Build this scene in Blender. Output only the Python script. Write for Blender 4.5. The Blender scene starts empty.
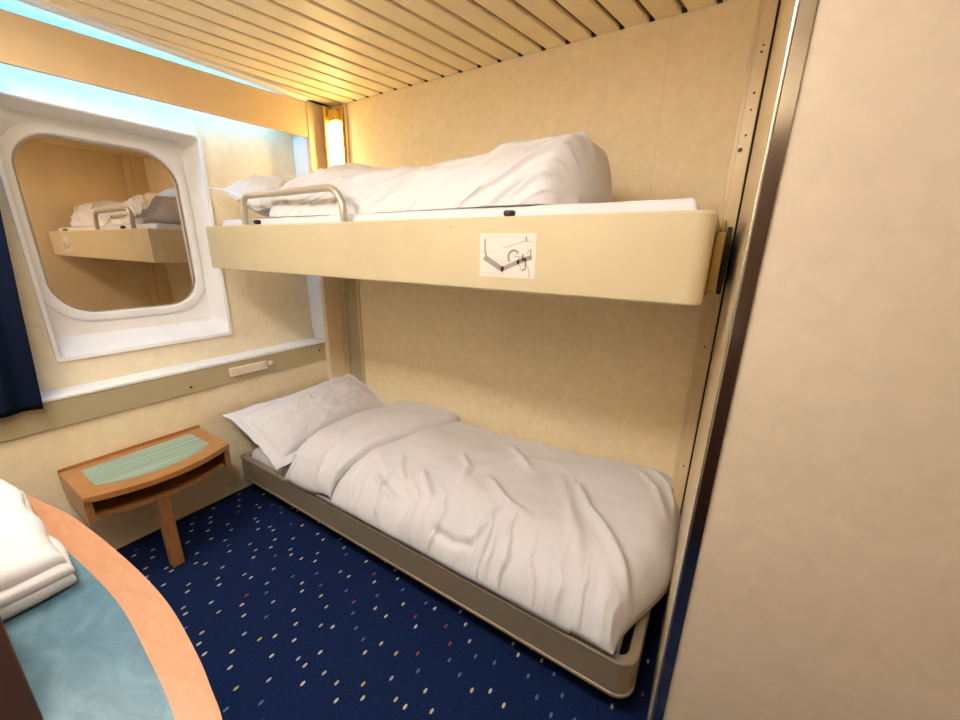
import bpy, bmesh, math, random
import numpy as np
from mathutils import Vector, Matrix, noise

SC = bpy.context.scene
COL = SC.collection
rnd = random.Random(7)

# ---------------------------------------------------------------- helpers
def tag(o, label=None, cat=None, group=None, kind=None):
    if label: o['label'] = label
    if cat: o['category'] = cat
    if group: o['group'] = group
    if kind: o['kind'] = kind
    return o

def thing(name, label, cat, loc=(0, 0, 0), group=None):
    o = bpy.data.objects.new(name, None)
    o.empty_display_size = .05
    COL.objects.link(o); o.location = loc
    return tag(o, label, cat, group)

def link(name, me, mat, parent=None, smooth=False):
    o = bpy.data.objects.new(name, me)
    COL.objects.link(o)
    if mat: me.materials.append(mat)
    if smooth:
        for p in me.polygons: p.use_smooth = True
    if parent is not None:
        o.parent = parent
        # geometry is written in world space: undo the parent's place
        m = Matrix.Identity(4); q = parent
        while q is not None:
            m = Matrix.Translation(q.location) @ m; q = q.parent
        me.transform(m.inverted())
    return o

def obj(name, bm, mat, parent=None, smooth=False, label=None):
    bmesh.ops.recalc_face_normals(bm, faces=bm.faces[:])
    me = bpy.data.meshes.new(name); bm.to_mesh(me); bm.free()
    o = link(name, me, mat, parent, smooth)
    if label: o['label'] = label
    return o

def struct(name, bm, mat, parent=None, smooth=False):
    o = obj(name, bm, mat, parent, smooth)
    if parent is None: o['kind'] = 'structure'
    return o

def autosmooth(o, ang=35):
    me = o.data
    for p in me.polygons: p.use_smooth = True
    me.set_sharp_from_angle(angle=math.radians(ang))
    return o

def add_box(bm, a, b, bev=0.0, seg=2):
    x0, y0, z0 = a; x1, y1, z1 = b
    vs = [bm.verts.new(p) for p in ((x0,y0,z0),(x1,y0,z0),(x1,y1,z0),(x0,y1,z0),(x0,y0,z1),(x1,y0,z1),(x1,y1,z1),(x0,y1,z1))]
    fs = [bm.faces.new([vs[i] for i in f]) for f in ((0,3,2,1),(4,5,6,7),(0,1,5,4),(1,2,6,5),(2,3,7,6),(3,0,4,7))]
    if bev > 0:
        es = set(e for f in fs for e in f.edges)
        bmesh.ops.bevel(bm, geom=list(es), offset=bev, segments=seg, affect='EDGES', profile=.5)
    return bm

def box(a, b, bev=0.0, seg=2):
    return add_box(bmesh.new(), a, b, bev, seg)

def add_prism(bm, poly, axis, a, b, bev=0.0):
    """polygon in the two other axes, pushed along axis from a to b; poly may be two lists for a loft"""
    def P(p, t):
        if axis == 'x': return (t, p[0], p[1])
        if axis == 'y': return (p[0], t, p[1])
        return (p[0], p[1], t)
    v0 = [bm.verts.new(P(p, a)) for p in poly]
    v1 = [bm.verts.new(P(p, b)) for p in poly]
    n = len(poly); fs = [bm.faces.new(v0), bm.faces.new(v1[::-1])]
    for i in range(n):
        fs.append(bm.faces.new((v0[i], v1[i], v1[(i+1) % n], v0[(i+1) % n])))
    if bev > 0:
        bmesh.ops.bevel(bm, geom=list(set(e for f in fs for e in f.edges)), offset=bev, segments=2, affect='EDGES', profile=.5)
    return bm

def prism(poly, axis, a, b, bev=0.0):
    return add_prism(bmesh.new(), poly, axis, a, b, bev)

def add_tube(bm, pts, r, n=12, cap=True):
    pts = [Vector(p) for p in pts]
    rings = []; up = Vector((0, 0, 1))
    for i, p in enumerate(pts):
        t = (pts[min(i+1, len(pts)-1)] - pts[max(i-1, 0)]).normalized()
        s = t.cross(up)
        if s.length < 1e-3: s = t.cross(Vector((0, 1, 0)))
        s.normalize(); w = s.cross(t)
        rr = r[i] if isinstance(r, (list, tuple)) else r
        rings.append([bm.verts.new(p + rr*(math.cos(2*math.pi*k/n)*s + math.sin(2*math.pi*k/n)*w)) for k in range(n)])
    # keep rings from twisting
    for a, b in zip(rings, rings[1:]):
        off = min(range(n), key=lambda o: (a[0].co - b[o].co).length)
        b[:] = b[off:] + b[:off]
        if (a[1].co - b[1].co).length > (a[1].co - b[-1].co).length:
            b[:] = [b[0]] + b[1:][::-1]
        for k in range(n):
            bm.faces.new((a[k], a[(k+1) % n], b[(k+1) % n], b[k]))
    if cap:
        bm.faces.new(rings[0][::-1]); bm.faces.new(rings[-1])
    return bm

def add_cyl(bm, c, axis, r, h, n=20):
    c = Vector(c); d = {'x': Vector((1,0,0)), 'y': Vector((0,1,0)), 'z': Vector((0,0,1))}[axis]
    return add_tube(bm, [c, c + d*h], r, n)

def sweep(path, prof):
    """path: list of (x, y, nx, ny) outward normals; prof: closed list of (d, z)"""
    bm = bmesh.new(); rings = []
    for x, y, nx, ny in path:
        rings.append([bm.verts.new((x + nx*d, y + ny*d, z)) for d, z in prof])
    n = len(prof)
    for a, b in zip(rings, rings[1:]):
        for k in range(n):
            bm.faces.new((a[k], a[(k+1) % n], b[(k+1) % n], b[k]))
    bm.faces.new(rings[0][::-1]); bm.faces.new(rings[-1])
    return bm

def rrect(w0, w1, h0, h1, r, n=8):
    pts = []
    for cx, cy, a0 in ((w1-r, h1-r, 0), (w0+r, h1-r, 90), (w0+r, h0+r, 180), (w1-r, h0+r, 270)):
        for i in range(n+1):
            a = math.radians(a0 + 90*i/n)
            pts.append((cx + r*math.cos(a), cy + r*math.sin(a)))
    return pts

# --- numpy noise for cloth
def _h(ix, iy, s):
    n = (ix.astype(np.int64)*374761393 + iy.astype(np.int64)*668265263 + s*982451653) & 0x7fffffff
    n = (n ^ (n >> 13))*1274126177 & 0x7fffffff
    return ((n ^ (n >> 16)) & 0xffff)/32767.5 - 1
def vnoise(x, y, s=0):
    ix = np.floor(x); iy = np.floor(y); fx = x-ix; fy = y-iy
    fx = fx*fx*fx*(fx*(fx*6-15)+10); fy = fy*fy*fy*(fy*(fy*6-15)+10)
    a = _h(ix, iy, s); b = _h(ix+1, iy, s); c = _h(ix, iy+1, s); d = _h(ix+1, iy+1, s)
    return (a*(1-fx)+b*fx)*(1-fy) + (c*(1-fx)+d*fx)*fy
def fbm(x, y, s=0, o=3):
    t = 0; a = 1
    for k in range(o):
        t = t + a*vnoise(x*2**k + 17.3*k, y*2**k - 9.1*k, s+k); a *= .5
    return t
def ridged(x, y, s=0, sharp=2.0):
    return np.clip(1-np.abs(vnoise(x, y, s))*sharp, 0, 1)**2
def segd(X, Y, poly):
    D = np.full(X.shape, 1e9); T = np.zeros(X.shape); L = 0
    tot = sum(math.dist(a, b) for a, b in zip(poly, poly[1:]))
    for a, b in zip(poly, poly[1:]):
        dx, dy = b[0]-a[0], b[1]-a[1]; l2 = dx*dx+dy*dy
        t = np.clip(((X-a[0])*dx+(Y-a[1])*dy)/l2, 0, 1)
        d = np.hypot(X-a[0]-t*dx, Y-a[1]-t*dy)
        T = np.where(d < D, (L+t*math.sqrt(l2))/tot, T); D = np.minimum(D, d); L += math.sqrt(l2)
    return D, T
def crease(X, Y, poly, w, h):
    D, T = segd(X, Y, poly)
    return h*np.exp(-(D/w)**2)*np.clip(np.sin(np.pi*(T*.86+.07))*1.6, 0, 1)
def sstep(a, b, x):
    t = np.clip((x-a)/(b-a), 0, 1); return t*t*(3-2*t)
def qround(d, r):
    """quarter-round edge: 0 at d=0 up to 1 at d>=r"""
    t = np.clip(d/r, 0, 1); return np.sqrt(np.clip(1-(1-t)**2, 0, 1))

def grid_solid(name, TX, TY, TZ, BX, BY, BZ, mat, parent=None, label=None, W=None):
    """closed cloth body from a top and a bottom grid of the same shape; W pushes the top along its normal"""
    T = np.stack([TX, TY, TZ], -1); B = np.stack([BX, BY, BZ], -1)
    if W is not None:
        gu = np.gradient(T, axis=0); gv = np.gradient(T, axis=1)
        N = np.cross(gu, gv); N /= np.linalg.norm(N, axis=-1, keepdims=True)+1e-9
        c = N[N.shape[0]//2, N.shape[1]//2]
        if c[2] < 0: N = -N
        T = T + N*W[..., None]
    nu, nv = TX.shape
    B[0, :] = T[0, :]; B[-1, :] = T[-1, :]; B[:, 0] = T[:, 0]; B[:, -1] = T[:, -1]
    idx_t = np.arange(nu*nv).reshape(nu, nv)
    idx_b = np.full((nu, nv), -1)
    inner = np.arange((nu-2)*(nv-2)).reshape(nu-2, nv-2) + nu*nv
    idx_b[1:-1, 1:-1] = inner
    for sl in ((0, slice(None)), (-1, slice(None)), (slice(None), 0), (slice(None), -1)):
        idx_b[sl] = idx_t[sl]
    V = np.concatenate([T.reshape(-1, 3), B[1:-1, 1:-1].reshape(-1, 3)])
    def quads(I):
        return np.stack([I[:-1, :-1], I[1:, :-1], I[1:, 1:], I[:-1, 1:]], -1).reshape(-1, 4)
    F = np.concatenate([quads(idx_t), quads(idx_b)[:, ::-1]])
    me = bpy.data.meshes.new(name)
    me.from_pydata(V.tolist(), [], F.tolist()); me.update()
    bm = bmesh.new(); bm.from_mesh(me)
    bmesh.ops.recalc_face_normals(bm, faces=bm.faces[:])
    bm.to_mesh(me); bm.free()
    o = link(name, me, mat, parent, True)
    if label: o['label'] = label
    return o

def edgespace(n, k=.75):
    t = np.linspace(0, 1, n); return (1-k)*t + k*(.5-.5*np.cos(np.pi*t))

# ---------------------------------------------------------------- materials
def nm(name):
    m = bpy.data.materials.new(name); m.use_nodes = True
    nt = m.node_tree; b = nt.nodes['Principled BSDF']
    return m, nt, b
def setp(b, **k):
    for a, v in k.items():
        b.inputs[a].default_value = v
def c4(c): return (c[0], c[1], c[2], 1)
def coord(nt, scale=(1, 1, 1), rot=(0, 0, 0)):
    t = nt.nodes.new('ShaderNodeNewGeometry'); mp = nt.nodes.new('ShaderNodeMapping')
    mp.inputs['Scale'].default_value = scale; mp.inputs['Rotation'].default_value = rot
    nt.links.new(t.outputs['Position'], mp.inputs['Vector']); return mp.outputs['Vector']
def noise_n(nt, vec, scale, detail=3, rough=.5, dist=0):
    n = nt.nodes.new('ShaderNodeTexNoise'); n.inputs['Scale'].default_value = scale
    n.inputs['Detail'].default_value = detail; n.inputs['Roughness'].default_value = rough
    n.inputs['Distortion'].default_value = dist
    nt.links.new(vec, n.inputs['Vector']); return n.outputs['Fac']
def ramp(nt, fac, stops):
    r = nt.nodes.new('ShaderNodeValToRGB'); e = r.color_ramp.elements
    while len(e) < len(stops): e.new(.5)
    for el, (p, c) in zip(e, stops): el.position = p; el.color = c4(c)
    nt.links.new(fac, r.inputs['Fac']); return r.outputs['Color']
def mixc(nt, fac, a, b, mode='MIX'):
    m = nt.nodes.new('ShaderNodeMix'); m.data_type = 'RGBA'; m.blend_type = mode
    for sock, v in ((m.inputs[0], fac), (m.inputs[6], a), (m.inputs[7], b)):
        if isinstance(v, (int, float)): sock.default_value = v
        elif isinstance(v, tuple): sock.default_value = c4(v)
        else: nt.links.new(v, sock)
    return m.outputs[2]
def bump(nt, b, h, strength=.2, dist=.002):
    n = nt.nodes.new('ShaderNodeBump'); n.inputs['Strength'].default_value = strength; n.inputs['Distance'].default_value = dist
    nt.links.new(h, n.inputs['Height']); nt.links.new(n.outputs['Normal'], b.inputs['Normal'])
def math_n(nt, op, a, b=None, c=None):
    n = nt.nodes.new('ShaderNodeMath'); n.operation = op
    for i, v in enumerate((a, b, c)):
        if v is None: continue
        if isinstance(v, (int, float)): n.inputs[i].default_value = v
        else: nt.links.new(v, n.inputs[i])
    return n.outputs[0]

def plain(name, col, rough=.5, metal=0, spec=.5, bumps=None, coat=0):
    m, nt, b = nm(name)
    setp(b, **{'Base Color': c4(col), 'Roughness': rough, 'Metallic': metal, 'Specular IOR Level': spec, 'Coat Weight': coat})
    v = coord(nt)
    f = noise_n(nt, v, 9, 3)
    k = ramp(nt, f, ((.3, tuple(x*.96 for x in col)), (.7, tuple(min(1, x*1.03) for x in col))))
    nt.links.new(k, b.inputs['Base Color'])
    if bumps: bump(nt, b, noise_n(nt, v, bumps[0], 2), bumps[1], bumps[2])
    return m

def wallpaper(name, col, seams=None, rough=.55, contrast=1.0):
    m, nt, b = nm(name)
    v = coord(nt)
    f1 = noise_n(nt, v, 26, 4, .6, .6); f2 = noise_n(nt, v, 5, 2, .5)
    d = tuple(x*(1-.055*contrast) for x in col); l = tuple(min(1, x*(1+.05*contrast)) for x in col)
    c1 = ramp(nt, f1, ((.32, d), (.52, col), (.7, l)))
    c2 = ramp(nt, f2, ((.3, (.95, .945, .93)), (.7, (1, 1, 1))))
    c = mixc(nt, 1.0, c1, c2, 'MULTIPLY')
    if seams:
        g = nt.nodes.new('ShaderNodeNewGeometry'); s = nt.nodes.new('ShaderNodeSeparateXYZ')
        nt.links.new(g.outputs['Position'], s.inputs[0])
        tot = None
        for ax, p in seams:
            a = math_n(nt, 'ABSOLUTE', math_n(nt, 'SUBTRACT', s.outputs[ax], p))
            a = math_n(nt, 'LESS_THAN', a, .0016)
            tot = a if tot is None else math_n(nt, 'MAXIMUM', tot, a)
        c = mixc(nt, math_n(nt, 'MULTIPLY', tot, .26), c, tuple(x*.66 for x in col))
    nt.links.new(c, b.inputs['Base Color'])
    setp(b, Roughness=rough); b.inputs['Specular IOR Level'].default_value = .35
    bump(nt, b, noise_n(nt, v, 160, 2), .12, .001)
    return m

def wood(name, col, dark, axis_scale, rough=.35, coat=.2):
    m, nt, b = nm(name)
    v = coord(nt, axis_scale)
    f = noise_n(nt, v, 12, 5, .6, 1.2)
    c = ramp(nt, f, ((.3, dark), (.5, col), (.72, tuple(min(1, x*1.12) for x in col))))
    nt.links.new(c, b.inputs['Base Color']); setp(b, Roughness=rough); b.inputs['Coat Weight'].default_value = coat
    b.inputs['Coat Roughness'].default_value = .25
    return m

def emit(name, col, strength):
    m, nt, b = nm(name)
    setp(b, **{'Base Color': c4((.8, .8, .8)), 'Emission Color': c4(col), 'Emission Strength': strength})
    return m

def cloth_mat(name, col, bscale=900, bs=.08, rough=.85):
    m, nt, b = nm(name)
    v = coord(nt)
    setp(b, **{'Base Color': c4(col), 'Roughness': rough, 'Specular IOR Level': .2, 'Sheen Weight': .15})
    f = noise_n(nt, v, 14, 3)
    nt.links.new(ramp(nt, f, ((.3, tuple(x*.975 for x in col)), (.7, col))), b.inputs['Base Color'])
    bump(nt, b, noise_n(nt, v, bscale, 2), bs, .0006)
    return m

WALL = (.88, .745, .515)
M = {}
M['wall'] = wallpaper('cream_wallpaper', WALL)
M['wall_far'] = wallpaper('cream_wallpaper_seamed', WALL, [(0, .648), (0, 1.205), (0, 1.762)])
M['wall_near'] = wallpaper('cream_wallpaper_dimmed', (.69, .57, .445), contrast=.8)  # wallpaper colour lowered here to stand in for weaker light
M['panel'] = wallpaper('pale_panel_laminate', (.84, .73, .53), None, .4)
M['pelmet'] = plain('tan_laminate', (.70, .515, .30), .5)
M['white'] = plain('white_enamel', (.84, .84, .82), .35)
M['white_window'] = plain('white_moulding', (.80, .78, .76), .38)
M['ceil'] = plain('cream_ceiling_slat', (.90, .775, .54), .5)
M['dark'] = plain('dark_void', (.03, .022, .015), .8)
M['gap'] = plain('ceiling_gap', (.16, .10, .045), .7)
M['rail'] = plain('champagne_paint', (.47, .395, .24), .38, .1)
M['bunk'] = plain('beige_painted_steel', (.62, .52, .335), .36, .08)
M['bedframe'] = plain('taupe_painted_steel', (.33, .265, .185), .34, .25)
M['post'] = plain('cream_painted_post', (.72, .57, .36), .38)
M['chan'] = plain('cream_painted_channel', (.68, .54, .34), .3, .1)
M['gold'] = plain('gold_metal', (.75, .5, .12), .3, .6)
M['amber'] = plain('bronze_painted_arm', (.44, .28, .07), .35, .3)
M['steel'] = plain('brushed_stainless', (.60, .56, .52), .16, 1)
M['edge'] = plain('polished_edge', (.9, .86, .8), .25, .9)
M['tube'] = plain('beige_tube', (.55, .48, .38), .28, .35)
M['linen'] = cloth_mat('white_cotton', (.70, .685, .715))
M['linen2'] = cloth_mat('white_sheet', (.69, .675, .705))
M['towel'] = cloth_mat('white_terry', (.67, .645, .645), 260, .9, .95)
M['curtain'] = plain('navy_curtain', (.004, .008, .024), .95, 0, .1, (700, .15, .001))
M['oak_y'] = wood('oak_along', (.42, .195, .062), (.30, .12, .035), (6, .7, 6))
M['oak_z'] = wood('oak_upright', (.40, .18, .055), (.27, .105, .03), (6, 6, .7))
M['oak_x'] = wood('oak_across', (.40, .185, .06), (.28, .115, .032), (.7, 6, 6))
M['beech'] = wood('beech_edging', (.50, .245, .128), (.455, .215, .105), (1.2, 4, 4), .3, .3)
M['brown'] = wood('dark_brown_veneer', (.07, .021, .007), (.045, .012, .004), (5, 5, .8), .4, .1)
M['door'] = wood('dark_brown_door', (.075, .028, .012), (.05, .018, .007), (5, 5, .6), .4, .1)
M['sockw'] = plain('ivory_plastic', (.75, .64, .50), .35)
M['black'] = plain('black_plastic', (.012, .010, .009), .45)
M['ink'] = plain('grey_ink', (.33, .27, .25), .7)
M['ink2'] = plain('pale_grey_ink', (.50, .43, .40), .7)
M['paper'] = plain('label_paper', (.74, .66, .60), .45)
M['rubber'] = plain('window_gasket', (.34, .28, .22), .6)
M['lampcool'] = emit('cool_tube', (.09, .43, 1.0), 11)
M['lampwarm'] = emit('warm_tube', (1.0, .76, .30), 10)
M['lampceil'] = emit('ceiling_diffuser', (1.0, .945, .87), 11)

# teal stripes on the bedside table
m, nt, b = nm('sea_green_laminate'); v = coord(nt, (9, .5, 1))
c = ramp(nt, noise_n(nt, v, 6, 3, .6, .3), ((.3, (.20, .30, .235)), (.5, (.27, .38, .30)), (.7, (.36, .46, .37))))
nt.links.new(c, b.inputs['Base Color']); setp(b, Roughness=.35); M['green'] = m
# blue mottled desk laminate
m, nt, b = nm('blue_mottled_laminate'); v = coord(nt, (1, 1.8, 1))
c = ramp(nt, noise_n(nt, v, 9, 8, .62, 1.4), ((.25, (.055, .12, .165)), (.48, (.09, .18, .235)), (.62, (.125, .225, .275)), (.78, (.19, .30, .335))))
nt.links.new(c, b.inputs['Base Color']); setp(b, Roughness=.3); M['blue'] = m
# window pane: dark glass with a mirror film
m, nt, b = nm('mirror_film_glass')
setp(b, **{'Base Color': (.66, .56, .45, 1), 'Metallic': 1.0, 'Roughness': .02}); M['glass'] = m

# carpet: navy with small slanted flecks
m, nt, b = nm('navy_fleck_carpet')
def flecks(rotdeg, scale, seed, thr):
    v = coord(nt, scale, (0, 0, math.radians(rotdeg)))
    off = nt.nodes.new('ShaderNodeVectorMath'); off.operation = 'ADD'; off.inputs[1].default_value = (seed, seed*.7, 0)
    nt.links.new(v, off.inputs[0])
    vo = nt.nodes.new('ShaderNodeTexVoronoi'); vo.voronoi_dimensions = '2D'; vo.feature = 'F1'
    vo.inputs['Scale'].default_value = 1; vo.inputs['Randomness'].default_value = .55
    nt.links.new(off.outputs[0], vo.inputs['Vector'])
    msk = math_n(nt, 'LESS_THAN', vo.outputs['Distance'], thr)
    sp = nt.nodes.new('ShaderNodeSeparateColor'); nt.links.new(vo.outputs['Color'], sp.inputs[0])
    return msk, sp.outputs[0], sp.outputs[1]
vv = coord(nt)
base = ramp(nt, noise_n(nt, vv, 130, 4, .7), ((.3, (.0035, .009, .042)), (.7, (.008, .024, .095))))
msk, r1, r2 = flecks(18, (19, 9.5, 1), 0, .078)
rr = nt.nodes.new('ShaderNodeValToRGB'); rr.color_ramp.interpolation = 'CONSTANT'
e = rr.color_ramp.elements
for _ in range(4): e.new(.5)
for el, (p, cc) in zip(e, ((0, (.62, .53, .42)), (.34, (.10, .15, .30)), (.55, (.55, .45, .33)), (.75, (.42, .38, .42)), (.88, (.25, .07, .06)), (.94, (.5, .42, .14)))):
    el.position = p; el.color = c4(cc)
nt.links.new(r1, rr.inputs['Fac'])
cc = mixc(nt, msk, base, rr.outputs['Color'])
nt.links.new(cc, b.inputs['Base Color']); setp(b, Roughness=.95); b.inputs['Specular IOR Level'].default_value = .15
bump(nt, b, noise_n(nt, vv, 600, 2), .4, .003)
M['carpet'] = m

# ---------------------------------------------------------------- the setting
H = 2.022
XR, YF = 3.2, -1.95            # far right of the cabin, wall behind the photographer
struct('floor', box((-.02, YF-.05, -.05), (XR+.05, .05, 0)), M['carpet'])
struct('wall_back', box((-.35, 0, 0), (XR+.05, .06, 2.12)), M['wall_far'])
struct('wall_front', box((-.35, YF-.06, 0), (XR+.05, YF, 2.12)), M['wall'])
struct('wall_side', box((XR, YF, 0), (XR+.05, -.85, 2.12)), M['wall'])
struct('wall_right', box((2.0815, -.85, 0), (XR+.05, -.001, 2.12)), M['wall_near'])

# window wall: lower part flush with x = 0, upper panel set back to x = -.10, window recess to -.255
XP, XG = -.10, -.255
wy0, wy1, wz0, wz1 = -1.235, -.62, .853, 1.76
bm = bmesh.new(); add_box(bm, (-.16, YF, 0), (0, -.001, .715))
struct('wall_left', bm, M['wall'])
bm = bmesh.new()
add_box(bm, (-.30, wy1, .715), (XP, -.001, 2.12))
add_box(bm, (-.30, YF, .715), (XP, wy0, 2.12))
add_box(bm, (-.30, wy0, .715), (XP, wy1, wz0-.012))
struct('wall_left_panel', bm, M['panel'])
trim = struct('trim_1', box((-.30, wy0, wz1), (XP+.002, wy1, 2.12)), M['white'])     # white panel over the window
trim['label'] = 'white panel above the window'

# dado rail: painted trunking, white ledge on top
rail = thing('trim_2', None, None); rail['kind'] = 'structure'
o = obj('rail_band', box((0, YF, .618), (.012, -.141, .722), .002), M['rail'], rail)
o = obj('ledge', box((XP, YF, .722), (.016, -.141, .737), .004), M['white'], rail)
for y, z in ((-.871, .648), (-.184, .68)):
    bm = bmesh.new(); add_cyl(bm, (.012, y, z), 'x', .0055, .003, 12)
    obj('screw', bm, M['black'], rail)
struct('baseboard_left', box((0, YF, 0), (.006, -.141, .014), .002), plain('navy_skirting', (.012, .012, .02), .6))
struct('trim_3', box((XP, -.141, .737), (.022, -.10, 1.86), .003), M['white'])   # white return beside the panel

# window: splayed white liner, face plate, bolted ring, mirror-film pane
win = thing('window_1', None, None, (XG, -.93, 1.3)); win['kind'] = 'structure'
bm = bmesh.new()
def ring_loft(bm, loops, closed=True):
    rs = [[bm.verts.new(p) for p in L] for L in loops]; n = len(rs[0])
    for a, b_ in zip(rs, rs[1:]):
        for k in range(n):
            bm.faces.new((a[k], a[(k+1) % n], b_[(k+1) % n], b_[k]))
    return rs
def yz(pts, x): return [(x, y, z) for y, z in pts]
lip = .012
L0 = rrect(wy0-lip, wy1+lip, wz0-lip, wz1+.002, .012)
L1 = rrect(wy0-lip, wy1+lip, wz0-lip, wz1+.002, .012)
L2 = rrect(wy0, wy1, wz0+.003, wz1-.004, .012)
L3 = rrect(wy0+.004, wy1-.004, wz0+.050, wz1-.008, .035)
L4 = rrect(wy0+.009, wy1-.009, wz0+.056, wz1-.013, .045)
gl = rrect(-1.185, -.668, 1.0, 1.684, .135, 12)
# resample the inner hole to the same count as the liner loops
def resample(P, n, start_ang=None):
    P = P+[P[0]]; d = [0]
    for a, b_ in zip(P, P[1:]): d.append(d[-1]+math.dist(a, b_))
    out = []
    for i in range(n):
        t = d[-1]*i/n
        k = max(j for j in range(len(d)) if d[j] <= t+1e-9); k = min(k, len(P)-2)
        f = (t-d[k])/max(1e-9, d[k+1]-d[k]); out.append((P[k][0]+f*(P[k+1][0]-P[k][0]), P[k][1]+f*(P[k+1][1]-P[k][1])))
    return out
NR = 320
loops = [yz(resample(L0, NR), XP+.0005), yz(resample(L1, NR), XP+.010), yz(resample(L2, NR), XP+.006), yz(resample(L3, NR), XG+.012), yz(resample(L4, NR), XG+.005),
         yz(resample(rrect(-1.215, -.638, .968, 1.716, .15, 12), NR), XG+.004)]
rs = ring_loft(bm, loops)
o = obj('liner', bm, M['white_window'], win); autosmooth(o, 40)
bm = bmesh.new()
rl = [yz(resample(rrect(-1.222, -.632, .962, 1.722, .155, 12), NR), XG+.002),
      yz(resample(rrect(-1.220, -.634, .964, 1.720, .153, 12), NR), XG+.014),
      yz(resample(rrect(-1.212, -.642, .972, 1.712, .15, 12), NR), XG+.018),
      yz(resample(rrect(-1.192, -.661, .993, 1.691, .138, 12), NR), XG+.016),
      yz(resample(rrect(-1.187, -.666, .998, 1.686, .135, 12), NR), XG+.006),
      yz(resample(rrect(-1.187, -.666, .998, 1.686, .135, 12), NR), XG-.004)]
ring_loft(bm, rl)
o = obj('window_frame', bm, M['white_window'], win); autosmooth(o, 40)
ring = o
bp = resample(rrect(-1.202, -.651, .983, 1.701, .145, 12), 34)
for y, z in bp:
    bb = bmesh.new(); add_cyl(bb, (XG+.0165, y, z), 'x', .0042, .0022, 10)
    obj('bolt', bb, M['white_window'], ring)
bm = bmesh.new()
ring_loft(bm, [yz(resample(rrect(-1.188, -.665, .997, 1.687, .135, 12), NR), XG+.0035),
               yz(resample(rrect(-1.180, -.673, 1.005, 1.679, .130, 12), NR), XG+.0032)])
obj('gasket', bm, M['rubber'], win)
obj('glass_pane', prism(resample(rrect(-1.189, -.664, .996, 1.688, .135, 12), NR), 'x', XG-.006, XG), M['glass'], win)

# pelmet over the recess and the white rail between it and the ceiling
def pel(y):   # front face x, z bottom, z top at y
    t = (-.15-y)/1.02
    return .045-.045*t, 1.847-.016*t, 2.010-.030*t
bm = bmesh.new(); vs = []
for y in (-.142, YF):
    x, zb, zt = pel(y)
    vs.append([bm.verts.new(p) for p in ((x, y, zb), (x, y, zt), (x-.02, y, zt), (x-.02, y, zb))])
for k in range(4): bm.faces.new((vs[0][k], vs[0][(k+1) % 4], vs[1][(k+1) % 4], vs[1][k]))
bm.faces.new(vs[0][::-1]); bm.faces.new(vs[1])
struct('trim_4', bm, M['pelmet'])
tr = bmesh.new()
def nearp(y):
    x = pel(y)[0]
    return [(-.098, y, 2.013), (x+.020, y, 2.013), (x+.022, y, 2.0175), (x+.040, y, 2.0175), (x+.042, y, 2.0135), (x+.066, y, 2.0135), (x+.066, y, 2.030), (-.098, y, 2.030)]
secs = [nearp(-.142), nearp(-.6), nearp(-1.16), nearp(YF)]
rs = [[tr.verts.new(p) for p in s] for s in secs]
for a, b_ in zip(rs, rs[1:]):
    for k in range(8): tr.faces.new((a[k], a[(k+1) % 8], b_[(k+1) % 8], b_[k]))
tr.faces.new(rs[0][::-1]); tr.faces.new(rs[-1])
struct('trim_5', tr, M['white'])

# slatted ceiling
bm = bmesh.new()
SK = .205; P0, PITCH = .268, .0955
def cx(k, y): return P0 + PITCH*k + SK*y
for k in range(-2, 38):
    g = .0085
    a0, a1 = cx(k, 0)+g, cx(k+1, 0)-g
    b0, b1 = a0+SK*YF, a1+SK*YF
    zt = H+.012
    p = []
    for (xa, xb, y) in ((a0, a1, -.003), (b0, b1, YF)):
        if xb < -.09: xa = xb = None
        p.append((xa, xb, y))
    if p[0][0] is None: continue
    (xa, xb, y0), (xc, xd, y1) = p
    if xc is None:
        # clip the near end where the slat would run behind the pelmet
        yc = (-.09-a1)/SK; xc, xd, y1 = -.0905, -.09, max(YF, yc)
        xc = max(xc, a0+SK*y1) if a0+SK*y1 > -.0905 else -.0905
    prof = lambda xl, xr, y: [(xl, y, zt), (xl, y, H+.003), (xl+.003, y, H), (xr-.003, y, H), (xr, y, H+.003), (xr, y, zt)]
    A = [bm.verts.new(q) for q in prof(xa, xb, y0)]; B = [bm.verts.new(q) for q in prof(xc, xd if xd-xc > .008 else xc+.008, y1)]
    for i in range(6): bm.faces.new((A[i], A[(i+1) % 6], B[(i+1) % 6], B[i]))
    bm.faces.new(A[::-1]); bm.faces.new(B)
ceil = struct('ceiling', bm, M['ceil'])
bm = box((-.35, YF-.05, H+.012), (XR+.05, .05, H+.05)); obj('ceiling_backing', bm, M['gap'], ceil)
bm = bmesh.new()
for k in range(0, 18):
    x = cx(k, 0); add_box(bm, (x-.0075, -.012, H-.0005), (x+.0075, -.0005, H+.011))
obj('slat_gap_end', bm, M['dark'], ceil)  # dark blocks filling the slat gaps' ends at the back wall

# corner post, groove, and the end of the bunk niche
bm = bmesh.new()
add_box(bm, (-.09, -.140, 0), (.05, -.026, H), .003)
post = struct('trim_6', bm, M['post'])
for y, z in ((-.112, 1.722), (-.086, 1.735), (-.066, 1.752)):
    bm = bmesh.new(); add_cyl(bm, (.0502, y, z), 'x', .005, .003, 12)
    obj('screw', bm, M['sockw'], post)
bm = bmesh.new()
add_box(bm, (.0, -.026, 0), (.056, -.001, H)); add_box(bm, (.060, -.022, 0), (.071, -.001, H), .002); add_box(bm, (.183, -.014, 0), (.198, -.001, H), .002)
struct('trim_7', bm, M['chan'])
bm = bmesh.new(); add_box(bm, (.0745, -.004, 0), (.1825, -.0008, 1.50))
struct('trim_8', bm, M['rail'])

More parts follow.
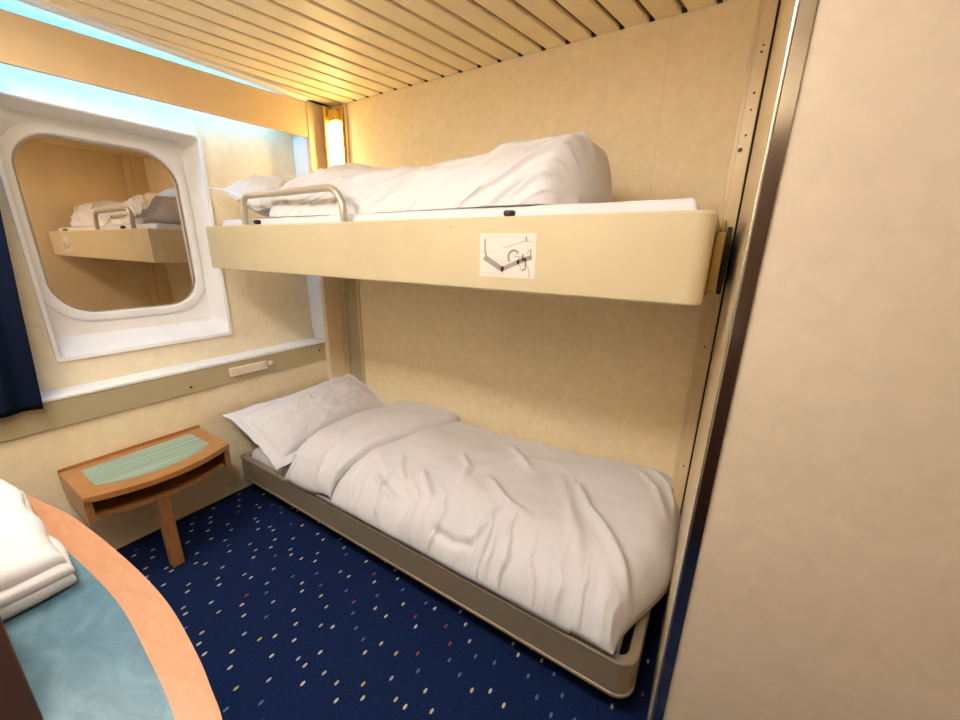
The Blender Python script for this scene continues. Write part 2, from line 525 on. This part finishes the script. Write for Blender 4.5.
# right end of the niche: bolt channel, dark slot, end panel, polished edge, stainless strip
ch = thing('trim_9', None, None, (2.02, -.15, 0)); ch['kind'] = 'structure'
bm = bmesh.new()
add_box(bm, (2.008, -.150, 0), (2.041, -.001, H), .002); add_box(bm, (1.996, -.100, 0), (2.0078, -.001, H), .002)
obj('channel', bm, M['chan'], ch)
bm = bmesh.new()
for x, z, r in ((2.017, 1.578, .006), (2.024, 1.615, .003), (2.024, 1.815, .003), (2.026, 1.83, .0025), (2.025, 1.719, .003), (2.025, 1.678, .0025), (2.021, .995, .003), (2.025, .553, .003)):
    add_cyl(bm, (x, -.1515, z), 'y', r, .002, 12)
obj('bolt_hole', bm, M['black'], ch)
struct('trim_10', box((2.0412, -.14, 0), (2.0460, -.001, H)), M['dark'])
bm = prism([(2.0462, -.15), (2.0585, -.832), (2.081, -.832), (2.081, -.002), (2.0462, -.002)], 'z', 0, H)
struct('wall_niche_end', bm, M['chan'])
struct('trim_11', box((2.0575, -.857, 0), (2.0612, -.833, H), .001), M['edge'])
struct('trim_12', box((2.0614, -.854, 0), (2.0812, -.8325, H), .0008), M['steel'])

# door behind the photographer, seen in the stainless strip
dr = thing('door_1', None, None, (2.4, YF, 0)); dr['kind'] = 'structure'
obj('door_leaf', box((1.95, YF+.001, .01), (2.85, YF+.03, 1.72), .002), M['door'], dr)
bm = bmesh.new(); add_tube(bm, [(2.05, YF+.03, 1.0), (2.05, YF+.075, 1.0), (2.16, YF+.075, 1.0)], .009)
obj('door_handle', bm, M['steel'], dr, True)

# ---------------------------------------------------------------- lamps
t = thing('reading_lamp', 'upright warm strip lamp glowing in the corner beside the upper bunk', 'lamp', (.13, -.006, 1.5))
bm = bmesh.new(); add_box(bm, (.076, -.010, 1.50), (.181, -.0045, 2.005), .001)
add_box(bm, (.090, -.075, 1.50), (.103, -.010, 2.005), .002); add_box(bm, (.170, -.026, 1.50), (.181, -.010, 2.005), .002)
obj('housing', bm, M['gold'], t)
o = obj('lamp_tube', prism(rrect(.115, .164, -.050, -.012, .016, 5), 'z', 1.52, 1.935), M['lampwarm'], t)
bm = bmesh.new(); add_box(bm, (.110, -.058, 1.936), (.166, -.011, 1.99), .004); add_box(bm, (.118, -.0625, 1.925), (.129, -.0575, 1.95), .001); add_box(bm, (.146, -.0625, 1.925), (.156, -.0575, 1.95), .001)
obj('end_cap', bm, M['gold'], t)

t = thing('strip_light', 'cool white fluorescent strip light hidden behind the tan pelmet', 'lamp', (-.05, -1.0, 1.95))
obj('housing', box((-.075, -1.80, 1.968), (-.035, -.22, 1.984), .002), M['white'], t)
bm = bmesh.new(); add_tube(bm, [(-.046, -1.76, 1.953), (-.046, -.26, 1.953)], .010, 14)
obj('lamp_tube', bm, M['lampcool'], t, True)
for ya in (-1.785, -.258):
    obj('lamp_holder', box((-.059, ya, 1.939), (-.035, ya+.023, 1.9685), .003), M['white'], t)

for x0, where in ((.30, 'nearer the window, an unseen fill light added for the left wall'), (1.33, 'nearer the door')):  # window-side lamp is an unseen fill, added to brighten the lower left wall
    t = thing('ceiling_and_fill_light', 'long flat white ceiling light, the one '+where, 'lamp', (x0+.33, -1.6, H-.03), 'ceiling lights')
    obj('frame', box((x0, -1.76, H-.028), (x0+.66, -1.46, H-.001), .004), M['white'], t)
    obj('diffuser', box((x0+.02, -1.74, H-.036), (x0+.64, -1.48, H-.0285), .003), M['lampceil'], t)

# ---------------------------------------------------------------- upper bunk
YU, ZUT, ZUB = -.717, 1.368, 1.189
ub = thing('upper_bunk', 'beige steel upper bunk folded down from the back wall over the lower bed', 'bunk bed', (1.0, -.36, 1.189))
def roundpath(x0, x1, y0, yb, r, n=8, left_r=.004):
    """front edge from the left corner round the right corner and back to yb"""
    P = []
    for i in range(4):
        a = math.radians(180+90*i/3); P.append((x0+left_r+left_r*math.cos(a), y0+left_r+left_r*math.sin(a), math.cos(a), math.sin(a)))
    for i in range(n+1):
        a = math.radians(270+90*i/n); P.append((x1-r+r*math.cos(a), y0+r+r*math.sin(a), math.cos(a), math.sin(a)))
    P.append((x1, yb, 1, 0)); return P
prof = [(-.022, ZUB), (-.003, ZUB), (0, ZUB+.004), (0, ZUT-.006), (-.004, ZUT), (-.018, ZUT), (-.022, ZUT-.004)]
front = sweep([(.0605, -.66, -1, 0)] + roundpath(.06, 2.007, YU, -.62, .032), prof)
fo = obj('front_panel', front, M['bunk'], ub); autosmooth(fo, 18)
bm = bmesh.new(); add_box(bm, (.062, -.66, ZUB), (.082, -.03, ZUT-.002), .002)
obj('end_panel', bm, M['bunk'], ub)
bm = bmesh.new(); add_box(bm, (1.986, -.62, ZUB+.002), (2.0065, -.03, ZUT-.003), .002)
obj('end_panel', bm, M['bunk'], ub)
obj('base_panel', box((.082, YU+.022, ZUB+.004), (1.985, -.0012, ZUB+.02)), M['bunk'], ub)
bm = bmesh.new(); add_box(bm, (2.0072, -.60, ZUB+.02), (2.026, -.152, ZUT-.035), .003)
add_box(bm, (2.0072, -.24, ZUT-.06), (2.018, -.152, ZUT+.015), .004)
obj('shaded_gap_strip', box((2.0265, -.52, ZUB+.01), (2.036, -.152, ZUT-.02), .002), M['dark'], ub, label='dark strip standing in for the shade in the gap')  # dark strip put in for the shade in the gap beside the arm
obj('hinge_arm', bm, M['amber'], ub, label='bronze hinge arm')
# guard rail
def arc_pts(cx_, cz_, r, a0, a1, n=8):
    return [(cx_+r*math.cos(math.radians(a0+(a1-a0)*i/n)), cz_+r*math.sin(math.radians(a0+(a1-a0)*i/n))) for i in range(n+1)]
gy = -.700
pp = [(.338, ZUT-.06)] + arc_pts(.338+.045, 1.478-.045, .045, 180, 90) + arc_pts(.945-.075, 1.478-.075, .075, 90, 0) + [(.945, ZUT-.06)]
bm = bmesh.new(); add_tube(bm, [(x, gy+.014, z) for x, z in pp], .0118, 14)
obj('guard_rail', bm, M['tube'], ub, True, label='grey bent tube guard rail')
# instruction sticker with its line drawing
ux0, ux1, uz0, uz1 = 1.496, 1.652, 1.2235, 1.329
st = obj('instruction_sticker', box((ux0, YU-.0008, uz0), (ux1, YU+.001, uz1)), M['paper'], ub, label='white sticker with a line drawing of a bunk')
def sp(px, py):      # drawing coordinates of the sticker -> panel
    return ux0 + (px-120)/(800-120)*(ux1-ux0), uz1 - (py-88)/(650-88)*(uz1-uz0)
def stroke(bm, pts, w):
    q = [Vector((*sp(*p), 0)) for p in pts]
    for a, b_ in zip(q, q[1:]):
        d = (b_-a).normalized(); n = Vector((-d.y, d.x, 0))*w/2; a2 = a-d*w*.3; b2 = b_+d*w*.3
        P = [(a2+n), (a2-n), (b2-n), (b2+n)]
        v0 = [bm.verts.new((p.x, YU-.0014, p.y)) for p in P]; v1 = [bm.verts.new((p.x, YU-.0007, p.y)) for p in P]
        bm.faces.new(v0); bm.faces.new(v1[::-1])
        for i in range(4): bm.faces.new((v0[i], v1[i], v1[(i+1) % 4], v0[(i+1) % 4]))
bm = bmesh.new()
stroke(bm, [(186, 165), (190, 345), (208, 362)], .0045)
stroke(bm, [(195, 405), (410, 545)], .0135); stroke(bm, [(410, 545), (600, 445), (742, 385)], .0105)
stroke(bm, [(498, 440), (482, 400), (486, 350), (510, 315), (545, 300), (580, 310), (600, 335)], .0042)
stroke(bm, [(655, 350), (650, 420), (690, 400), (688, 510)], .0042); stroke(bm, [(650, 550), (690, 530)], .004)
stroke(bm, [(742, 300), (745, 390)], .003); stroke(bm, [(684, 140), (686, 190)], .004)
obj('heavy_lines', bm, M['ink'], st)
bm = bmesh.new()
stroke(bm, [(412, 270), (520, 240), (640, 195), (690, 180), (760, 200)], .0022); stroke(bm, [(210, 335), (310, 312)], .0016)
stroke(bm, [(300, 400), (400, 470), (480, 440)], .0014); stroke(bm, [(555, 375), (660, 385)], .0026)
stroke(bm, [(700, 340), (720, 300), (755, 280)], .0026); stroke(bm, [(608, 380), (620, 480), (640, 540)], .0022)
stroke(bm, [(700, 470), (735, 560), (738, 630)], .0026); stroke(bm, [(170, 128), (600, 128)], .001); stroke(bm, [(150, 600), (440, 618)], .001)
obj('fine_lines', bm, M['ink2'], st)
bm = bmesh.new(); add_cyl(bm, (1.405, YU-.0015, 1.346), 'y', .003, .003, 10)
obj('screw', bm, M['rail'], ub)

def soft_slab(name, x0, x1, y0, y1, z0, z1, r, mat, parent=None, nu=120, nv=60, amp=.003, seed=1, label=None):
    u = edgespace(nu); v = edgespace(nv)
    U, V = np.meshgrid(u, v, indexing='ij')
    X = x0+(x1-x0)*U; Y = y0+(y1-y0)*V
    d = np.minimum(np.minimum(X-x0, x1-X), np.minimum(Y-y0, y1-Y))
    p = qround(d, r); zm = (z0+z1)/2
    W = amp*fbm(X*9, Y*9, seed)*p
    return grid_solid(name, X, Y, zm+(z1-zm)*p, X, Y, zm-(zm-z0)*p, mat, parent, label, W)

# upper mattress in its white sheet, with the black strap ends
t = thing('mattress', 'white sheeted mattress lying in the upper bunk', 'mattress', (1.0, -.36, 1.21))
soft_slab('sheet', .09, 1.978, -.671, -.03, 1.2095, 1.3965, .022, M['linen2'], t, amp=.0012, seed=3)
bm = bmesh.new(); add_box(bm, (1.557, -.714, ZUT+.0006), (1.584, -.694, 1.382), .005); add_box(bm, (1.564, -.7185, ZUT+.0006), (1.580, -.711, 1.378), .002)
obj('strap_end', bm, M['black'], t, label='black strap end')
bm = bmesh.new(); add_box(bm, (.440, -.712, ZUT+.0006), (.465, -.690, 1.386), .006)
obj('strap_end', bm, M['black'], t, label='black strap end')

def pillow(name, label, centre, ex, ey, L, Wd, T, seed, flange=.045, droop=0.0, sag=0.0, base=None):
    """ex: unit vector along the long side, ey: along the short side"""
    ex = Vector(ex).normalized(); ey = Vector(ey); ey = (ey-ex*ey.dot(ex)).normalized(); ez = ex.cross(ey)
    if ez.z < 0: ez = -ez
    nu, nv = 130, 80
    a = edgespace(nu, .6)*2-1; b_ = edgespace(nv, .6)*2-1
    A, B = np.meshgrid(a, b_, indexing='ij')
    fl_a = 1-2*flange/L; fl_b = 1-2*flange/Wd
    An = np.clip(np.abs(A)/fl_a, 0, 1); Bn = np.clip(np.abs(B)/fl_b, 0, 1)
    th = ((1-An**2.6)*(1-Bn**2.4))
    th = np.clip(th, 0, None)**.55
    pinch_a = 1-.055*(1-np.abs(B)**2.5)*np.abs(A)**3; pinch_b = 1-.07*(1-np.abs(A)**2.5)*np.abs(B)**3
    PX = A*L/2*pinch_a; PY = B*Wd/2*pinch_b
    fm = np.maximum(sstep(fl_a-.02, 1, np.abs(A)), sstep(fl_b-.03, 1, np.abs(B)))
    ang = np.arctan2(B*.6, A)
    wav = fm*(.0035*np.sin(ang*17+2.6*np.sin(ang*5+seed)) + .008*vnoise(A*5+seed, B*4, seed))*sstep(.3, .95, np.abs(A)+.25*np.abs(B))
    cor = np.abs(A)**2*np.abs(B)**2
    mid = wav + droop*A*A + sag*B*B
    # wrinkles that run in from the short ends and corners
    wr = .018*ridged(B*5.5+.8*A+.4*fbm(A*2, B*2, seed), A*1.3, seed+3)*sstep(.35, .9, np.abs(A))*th
    wr = wr + .009*ridged((A*9+B*3), B*1.2, seed+5)*sstep(.15, .9, np.abs(B))*th
    wr = wr + .009*fbm(A*4, B*4, seed+8)*th
    wr = wr + .008*ridged(A*6+B*2.5+.6*fbm(A*3, B*3, seed+1), B*1.6-A, seed+2, 3.2)*th*sstep(.9, .3, B)
    ZT = mid+T*.62*th+.0022 + wr; ZB = mid-T*.38*th-.0022
    C = Vector(centre)
    def w(z):
        P = [np.float64(C[i])+PX*ex[i]+PY*ey[i]+z*ez[i] for i in range(3)]
        return P
    tX, tY, tZ = w(ZT); bX, bY, bZ = w(ZB)
    if base is not None:
        bZ = np.maximum(bZ, base); tZ = np.maximum(tZ, bZ+.004)
    o = grid_solid(name, tX, tY, tZ, bX, bY, bZ, M['linen'])
    return tag(o, label, 'pillow')

pillow('pillow', 'plump white pillow at the window end of the upper bunk', (.218, -.392, 1.482), (0.02, 1, 0), (1, 0, -.30), .55, .385, .18, 11, .04, .0, base=1.401)

# rolled duvet on the upper bunk
def upper_duvet():
    nu, nv = 300, 150
    u = edgespace(nu, .55); v = edgespace(nv, .45)
    U, V = np.meshgrid(u, v, indexing='ij')
    x0, x1 = .42, 1.715
    X = x0+(x1-np.where(V > .5, .13, .055)*np.abs(np.cos(math.pi*V))**2.5-x0)*U
    xr_ = x1-np.where(V > .5, .13, .055)*np.abs(np.cos(math.pi*V))**2.5
    # top outline along x
    xs = [.42, .46, .55, .75, 1.0, 1.2, 1.4, 1.53, 1.61, 1.70]
    zs = [1.575, 1.592, 1.598, 1.588, 1.570, 1.566, 1.574, 1.592, 1.604, 1.60]
    zt = np.interp(X, xs, zs)
    for _ in range(8): zt[1:-1] = (zt[:-2]+zt[1:-1]*2+zt[2:])/4
    zb = 1.3985
    endp = np.minimum(qround(X-x0, .07), qround(xr_-X, .06))
    # cross-section: angle sweeps over the top from the front hem to the back
    th = math.pi*V
    n = 2.15
    cy, ry = -.378, .268 + .012*np.sin(X*5)
    c = np.cos(th); s = np.sin(th)
    Yc = cy - ry*np.sign(c)*np.abs(c)**(2/n)*(.82+.18*endp)
    Zc = zb + (zt-zb)*np.abs(s)**(2/2.3)*endp
    # slope of the front: leaning back a little towards the top
    Yc = Yc + .03*(Zc-zb)/.18*np.clip(c, 0, 1)
    front = np.clip(c, 0, 1)
    sarc = V*.62
    tf = sstep(.52, .30, V)
    W = .016*fbm(X*2.6, sarc*6, 2)*np.abs(s)
    # long slanting folds rising to the right
    q = (X*1.0 - sarc*1.9)
    W = W + .015*ridged(q*7.5+.35*fbm(X*3, sarc*4, 5), (X+sarc)*1.8, 4, 3.0)*sstep(.01, .1, V)*tf
    W = W + .011*ridged(q*15+.4*fbm(X*5, sarc*5, 6), (X+sarc)*2.6, 9, 2.6)*np.exp(-((V-.12)/.16)**2)*tf
    W = W + .003*ridged(X*16+.6*fbm(X*6, sarc*6, 7), sarc*5, 12, 2)*np.exp(-((V-.04)/.05)**2)
    # gather near the right end
    W = W + .007*ridged((sarc*9+X*2), X*3, 21, 2)*sstep(1.50, 1.66, X)*np.abs(s)
    W = W + crease(X, V, [(1.44, .48), (1.47, .25), (1.44, .10)], .035, .012)
    W = W + crease(X, V, [(1.10, .16), (1.28, .24), (1.40, .38)], .03, .009)
    W = W + crease(X, V, [(1.50, .12), (1.62, .22), (1.69, .4)], .03, .010)
    W = W*endp*sstep(0, .05, xr_-X)
    bZ = np.full_like(X, zb); bY = Yc
    o = grid_solid('duvet', X, Yc, Zc, X, bY, bZ, M['linen'], None, None, None)
    return X, Yc, Zc, W
_gs = grid_solid
def _capture(name, TX, TY, TZ, BX, BY, BZ, mat, parent=None, label=None, W=None):
    _capture.a = (TX, TY, TZ, BX, BY, BZ); return None
grid_solid = _capture
_, _, _, Wd_ = upper_duvet()
grid_solid = _gs
a = _capture.a
tag(grid_solid('duvet', *a, M['linen'], None, None, Wd_), 'rolled white duvet lying along the upper bunk', 'duvet')

# ---------------------------------------------------------------- lower bed
YL, ZLT, ZLB = -.737, .241, .113
lb = thing('lower_bunk', 'low taupe steel bed frame along the back wall on the navy carpet', 'bunk bed', (1.03, -.36, 0))
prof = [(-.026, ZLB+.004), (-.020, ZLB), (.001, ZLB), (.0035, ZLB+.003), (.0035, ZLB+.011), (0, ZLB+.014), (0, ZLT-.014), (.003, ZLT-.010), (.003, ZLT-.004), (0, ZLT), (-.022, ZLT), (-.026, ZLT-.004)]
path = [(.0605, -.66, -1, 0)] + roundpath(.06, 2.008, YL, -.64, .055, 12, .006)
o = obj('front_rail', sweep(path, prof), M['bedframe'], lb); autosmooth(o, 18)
for nx, x in ((-1, .06), (1, 2.008)):
    ys = (-.001, -.655) if nx < 0 else (-.152, -.64)
    o = obj('end_rail', sweep([(x, ys[0], nx, 0), (x, ys[1], nx, 0)], prof), M['bedframe'], lb); autosmooth(o, 18)
obj('base_board', box((.082, -.715, .125), (1.985, -.001, .150)), plain('dark_plywood', (.06, .025, .015), .6), lb)
bm = bmesh.new(); add_box(bm, (.10, -.62, .0), (.14, -.56, .124), .003)
for sx in (.10, 1.82):
    for sy in (-.60, -.12):
        bm = bmesh.new(); add_box(bm, (sx, sy, 0), (sx+.04, sy+.04, .124), .003)
        obj('leg', bm, M['dark'], lb, label='short dark leg under the frame')

t = soft_slab('mattress', .095, 1.960, -.700, -.024, .151, .280, .04, M['linen2'], seed=5)
tag(t, 'white sheeted mattress lying in the lower bed frame', 'mattress')

# lower duvet
ud = thing('duvet', 'creased white duvet spread over the lower bed with its top edge turned back', 'duvet', (1.2, -.38, .28))
def lower_duvet(x0f, x1f, nu, nv, zoff, name, back_only=False):
    u = edgespace(nu, .45); v = edgespace(nv, .5)
    U, V = np.meshgrid(u, v, indexing='ij')
    xl, xr = x0f(V), x1f(V)
    X = xl+(xr-xl)*U
    yb, yf = -.022, -.745
    Y = yb+(yf-yb)*V
    return U, V, X, Y, xl, xr
def bed_height(X, Y):
    zt = .415+.014*fbm(X*2.2+3, Y*2.6, 3, 2)+.010*np.exp(-((Y+.36)/.18)**2)
    zt = zt + .030*np.exp(-((X-1.90)/.25)**2)*np.exp(-((Y+.08)/.30)**2)
    return zt
def wrinkle(X, Y):
    df = Y+.745
    W = .006*fbm(X*5, Y*5, 7, 3)
    W = W + .021*(ridged(X*11+.5*fbm(X*5, Y*6, 8)+Y*3.0, df*2.2, 9, 2.2)-.2)*np.exp(-(df/.15)**2)
    W = W + .012*(ridged(X*23+Y*6+.5*fbm(X*9, Y*9, 10), df*3, 14, 2.2)-.2)*np.exp(-(df/.10)**2)
    W = W + .005*ridged(X*3.2+Y*2.0+.5*fbm(X*2, Y*2, 31), (Y-X*.5)*1.6, 32, 3.0)
    for pl, w, h in (([(1.70, -.30), (1.76, -.394), (1.871, -.52), (1.936, -.614), (1.955, -.66)], .017, .015),
                     ([(1.39, -.444), (1.475, -.515), (1.532, -.545), (1.60, -.55)], .016, .013),
                     ([(1.53, -.545), (1.479, -.659), (1.44, -.72)], .02, .011),
                     ([(.985, -.50), (1.03, -.56), (1.097, -.616)], .014, .010),
                     ([(1.13, -.54), (1.18, -.58), (1.249, -.63)], .014, .011),
                     ([(.95, -.63), (1.03, -.66), (1.114, -.683)], .012, .009),
                     ([(1.34, -.16), (1.375, -.199), (1.498, -.306)], .018, .009),
                     ([(1.20, -.36), (1.28, -.43), (1.30, -.52)], .014, .009),
                     ([(1.62, -.28), (1.70, -.42), (1.78, -.56), (1.82, -.66)], .02, .007),
                     ([(1.88, -.10), (1.95, -.18), (1.99, -.30)], .014, .008),
                     ([(1.92, -.06), (1.99, -.12), (2.02, -.22)], .012, .008)):
        W = W + 1.45*crease(X, Y, pl, w, h)
    # the step where the near hem bulges over the frame
    D, T = segd(X, Y, [(1.515, -.56), (1.50, -.64), (1.47, -.70), (1.40, -.715), (1.32, -.71)])
    W = W - .014*np.exp(-(D/.012)**2)
    return W
nu, nv = 360, 190
U, V, X, Y, xl, xr = lower_duvet(lambda v: .70+0*v, lambda v: 2.062-.016*v-.095*sstep(.5, 1, v), nu, nv, 0, 'x')
dfr = Y+.745; dbk = -.022-Y; drt = xr-X; dl = X-xl
hem = .250+.0*X
pf = qround(dfr, .23)*qround(dbk, .03)*qround(drt, .11)*qround(dl, .03)
zt = bed_height(X, Y)
hem = np.where(drt < .12, .262, .252);
Z = hem+(zt-hem)*pf
Z = np.where((dfr > .05) & (X < 1.955), np.maximum(Z, .2885), Z)
# the hem dips in small scallops along the near side
W = wrinkle(X, Y)*np.clip(qround(dfr, .04)*qround(drt, .05)*qround(dbk, .05)*qround(dl, .05), 0, 1)
BZ = np.minimum(Z-.002, np.full_like(Z, .2825)); BZ = np.where(X > 1.955, np.minimum(BZ, .262), BZ)
BZ = np.minimum(BZ, hem+.0)
BZ = np.where((X < 1.962) & (dfr > .045), np.maximum(BZ, .2845), BZ)
BZ = np.minimum(BZ, Z-.001)
grid_solid('cover', X, Y, Z, X, Y, BZ, M['linen'], ud, None, W)
# turned-back top edge
U, V, X, Y, xl, xr = lower_duvet(lambda v: .49-.05*sstep(0, .5, v)+.02*sstep(.6, 1, v), lambda v: .945-.095*sstep(.05, .75, v)-.05*sstep(.75, 1, v), 120, 170, 0, 'y')
dfr = Y+.748; dbk = -.020-Y; drt = xr-X; dl = X-xl
zt = bed_height(np.maximum(X, .70), Y)+.032 - .03*sstep(.75, .45, X)
pf = qround(dfr, .23)*qround(dbk, .03)*qround(drt, .022)*qround(dl, .05)
lo = .243+(bed_height(np.maximum(X, .7), Y)-.256)*qround(dfr, .23)*qround(dbk, .03)*sstep(.62, .80, X)
lo = np.where(X < .78, np.minimum(lo, .286), lo); lo = np.where(dfr > .05, np.maximum(lo, .2855), lo)
Z = lo + (np.maximum(zt, lo+.01)-lo)*pf
Z = np.where(dfr < .23, np.minimum(Z, .252+(zt-.252)*qround(dfr+.004, .23)+.006), Z)
W = (.006*fbm(X*5, Y*5, 41, 3)+.007*ridged(Y*7+X*6+.5*fbm(X*4, Y*4, 42), X*2-Y, 43, 2.6)*sstep(.4, 1, 1-np.abs(U-.5)*1.2)
     + .009*(ridged(X*9+Y*3+.4*fbm(X*6, Y*6, 45), dfr*2, 46, 2.4)-.2)*np.exp(-(dfr/.16)**2))
W = W*np.clip(qround(dfr, .04)*qround(drt, .03)*qround(dbk, .05)*qround(dl, .05), 0, 1)
BZ = np.minimum(lo, Z-.001)
grid_solid('turned_back_edge', X, Y, Z, X, Y, BZ, M['linen'], ud, None, W)

pillow('pillow', 'flat white pillow with frilled edge at the head of the lower bed', (.242, -.375, .394), (-.012, 1, .03), (1, 0, -.42), .80, .45, .17, 23, .05, .015)

# ---------------------------------------------------------------- wall switch plate on the dado rail
t = thing('switch_plate', 'long ivory plastic switch plate on the beige rail under the window', 'switch', (.013, -.6, .672))
obj('plate', box((.0125, -.703, .652), (.030, -.512, .697), .006, 3), M['sockw'], t)
obj('button', box((.0125, -.506, .664), (.028, -.482, .690), .005, 3), M['sockw'], t)

# ---------------------------------------------------------------- bedside table
bt = thing('bedside_table', 'small oak bedside table with sea green top on one leg under the window', 'table', (.17, -1.11, 0))
ty0, ty1 = -1.345, -.875
def bow(x_side, x_mid, y0, y1, n=20):
    return [(x_side+(x_mid-x_side)*(1-(2*i/n-1)**2), y0+(y1-y0)*i/n) for i in range(n+1)]
ptop = [(.018, ty0)] + bow(.300, .366, ty0, ty1) + [(.018, ty1)]
o = obj('top', prism(ptop, 'z', .424, .446, .003), M['oak_y'], bt)
gp = [(.066, ty0+.050)] + bow(.238, .302, ty0+.050, ty1-.048) + [(.058, ty1-.052)]
obj('inlay', prism(gp, 'z', .4455, .4468), M['green'], o, label='sea green striped inlay')
bm = bmesh.new(); add_prism(bm, [(0.001, .445), (.017, .458), (.017, .36), (0.001, .36)], 'y', ty0, ty1+.004)
obj('back_board', bm, M['oak_y'], bt)
for y0, y1 in ((ty0, ty0+.022), (ty1-.022, ty1)):
    obj('side_panel', prism([(.018, .423), (.292, .423), (.292, .335), (.018, .325)], 'y', y0, y1, .002), M['oak_x'], bt)
ps = [(.019, ty0+.023)] + bow(.255, .318, ty0+.023, ty1-.023) + [(.019, ty1-.023)]
obj('shelf', prism(ps, 'z', .330, .345, .002), M['oak_y'], bt)
bm = bmesh.new(); add_box(bm, (.265, -1.160, .002), (.310, -1.118, .329), .005)
obj('leg', bm, M['oak_z'], bt)

# ---------------------------------------------------------------- desk in the foreground
dk = thing('desk', 'bow fronted desk with blue top and pale orange wooden edge', 'desk', (1.1, -1.7, 0))
ctl = [(.50, -1.600), (.652, -1.520), (.75, -1.494), (.852, -1.474), (.988, -1.452), (1.205, -1.436), (1.362, -1.4335), (1.491, -1.445), (1.566, -1.457), (1.612, -1.466), (1.70, -1.492), (1.78, -1.54)]
ctli = [(.50, -1.672), (.652, -1.585), (.75, -1.548), (.852, -1.522), (.988, -1.500), (1.093, -1.488), (1.296, -1.4765), (1.455, -1.485), (1.568, -1.497), (1.64, -1.517), (1.69, -1.545), (1.735, -1.585)]
def spline(P, n=8):
    out = []
    for i in range(len(P)-1):
        p0 = P[max(i-1, 0)]; p1 = P[i]; p2 = P[i+1]; p3 = P[min(i+2, len(P)-1)]
        for k in range(n):
            t = k/n
            out.append(tuple(.5*((2*p1[j])+(-p0[j]+p2[j])*t+(2*p0[j]-5*p1[j]+4*p2[j]-p3[j])*t*t+(-p0[j]+3*p1[j]-3*p2[j]+p3[j])*t**3) for j in range(2)))
    out.append(P[-1]); return out
so, si = spline(ctl), spline(ctli)
yb = YF+.002
o = obj('top', prism([(so[0][0], yb)]+so+[(so[-1][0], yb)], 'z', .700, .738, .004), M['beech'], dk)
autosmooth(o, 30)
obj('inlay', prism([(si[0][0], yb+.001)]+si+[(si[-1][0], yb+.001)], 'z', .7375, .7402), M['blue'], o, label='blue mottled inlay')
for x in (.56, 1.66):
    obj('side_panel', box((x, yb, .001), (x+.03, -1.62, .699), .002), M['beech'], dk)
obj('back_panel', box((.591, yb, .25), (1.659, yb+.02, .699)), M['beech'], dk)

# dark upright board on the desk
t = box((1.225, yb, .7404), (1.436, -1.580, 1.35), .002)
o = obj('desk_cabinet', t, M['brown']); tag(o, 'dark brown wooden cabinet standing on the near end of the blue desk', 'cabinet')

# folded towel
tw = thing('folded_towel', 'thick folded white towel lying on the blue desk top', 'towel', (1.08, -1.63, .741))
def towel_layer(z0, z1, seed, x1, y1, name, x0=.80, y0=-1.80):
    nu, nv = 110, 90
    U, V = np.meshgrid(edgespace(nu, .6), edgespace(nv, .6), indexing='ij')
    ye = y1+.006*vnoise(U*5, U*0, seed); xe = x1+.008*vnoise(V*5, V*0, seed+1)
    X = x0+(xe-x0)*U; Y = y0+(ye-y0)*V
    d = np.minimum(np.minimum(X-x0, xe-X), np.minimum(Y-y0, ye-Y))
    zm = (z0+z1)/2; p = qround(d, (z1-z0)*.62)
    lump = .004*fbm(X*11, Y*11, seed+2)*p
    return grid_solid(name, X, Y, zm+(z1-zm)*p+lump, X, Y, zm-(zm-z0)*p, M['towel'], tw)
towel_layer(.7405, .770, 1, 1.212, -1.497, 'fold')
towel_layer(.758, .787, 4, 1.208, -1.499, 'fold')
towel_layer(.768, .806, 8, 1.192, -1.503, 'fold')

# ---------------------------------------------------------------- curtain
def curtain():
    nu, nv = 150, 60
    U, V = np.meshgrid(np.linspace(0, 1, nu), np.linspace(0, 1, nv), indexing='ij')
    z = .716+(1.925-.716)*V
    edge = np.interp(z, [.72, .742, 1.064, 1.368, 1.95], [-1.336, -1.333, -1.314, -1.293, -1.262])
    Y = edge+(-1.93-edge)*U
    amp = .011*(1-.25*V)
    X = .046 + amp*np.sin(U*2*math.pi*7+1.6+.5*np.sin(V*3)) + .004*fbm(U*6, V*4, 3)
    T = .0018
    return grid_solid('curtain', X+T, Y, z, X-T, Y, z, M['curtain'])
tag(curtain(), 'navy blue curtain hanging beside the window', 'curtain')

# ---------------------------------------------------------------- camera
cam = bpy.data.cameras.new('camera'); co = bpy.data.objects.new('camera', cam); COL.objects.link(co)
f, yaw, pitch, roll = 380.7868, 31.8105, 16.0971, 1.0904
cam.sensor_fit = 'HORIZONTAL'; cam.sensor_width = 36; cam.lens = f*36/960; cam.clip_start = .01
a, p, r = map(math.radians, (yaw, pitch, roll))
F = Vector((-math.sin(a)*math.cos(p), math.cos(a)*math.cos(p), -math.sin(p)))
R0 = Vector((math.cos(a), math.sin(a), 0)); U0 = R0.cross(F)
R = math.cos(r)*R0+math.sin(r)*U0; U = math.cos(r)*U0-math.sin(r)*R0
mw = Matrix((R, U, -F)).transposed().to_4x4(); mw.translation = (2.036, -1.5776, 1.2881)
co.matrix_world = mw
SC.camera = co

w = bpy.data.worlds.new('world'); SC.world = w; w.use_nodes = True
w.node_tree.nodes['Background'].inputs[0].default_value = (.02, .02, .025, 1)
SC.view_settings.view_transform = 'Standard'; SC.view_settings.look = 'None'
SC.view_settings.exposure = 1.58; SC.view_settings.gamma = 1
SC.cycles.max_bounces = 10; SC.cycles.diffuse_bounces = 6; SC.cycles.use_denoising = True
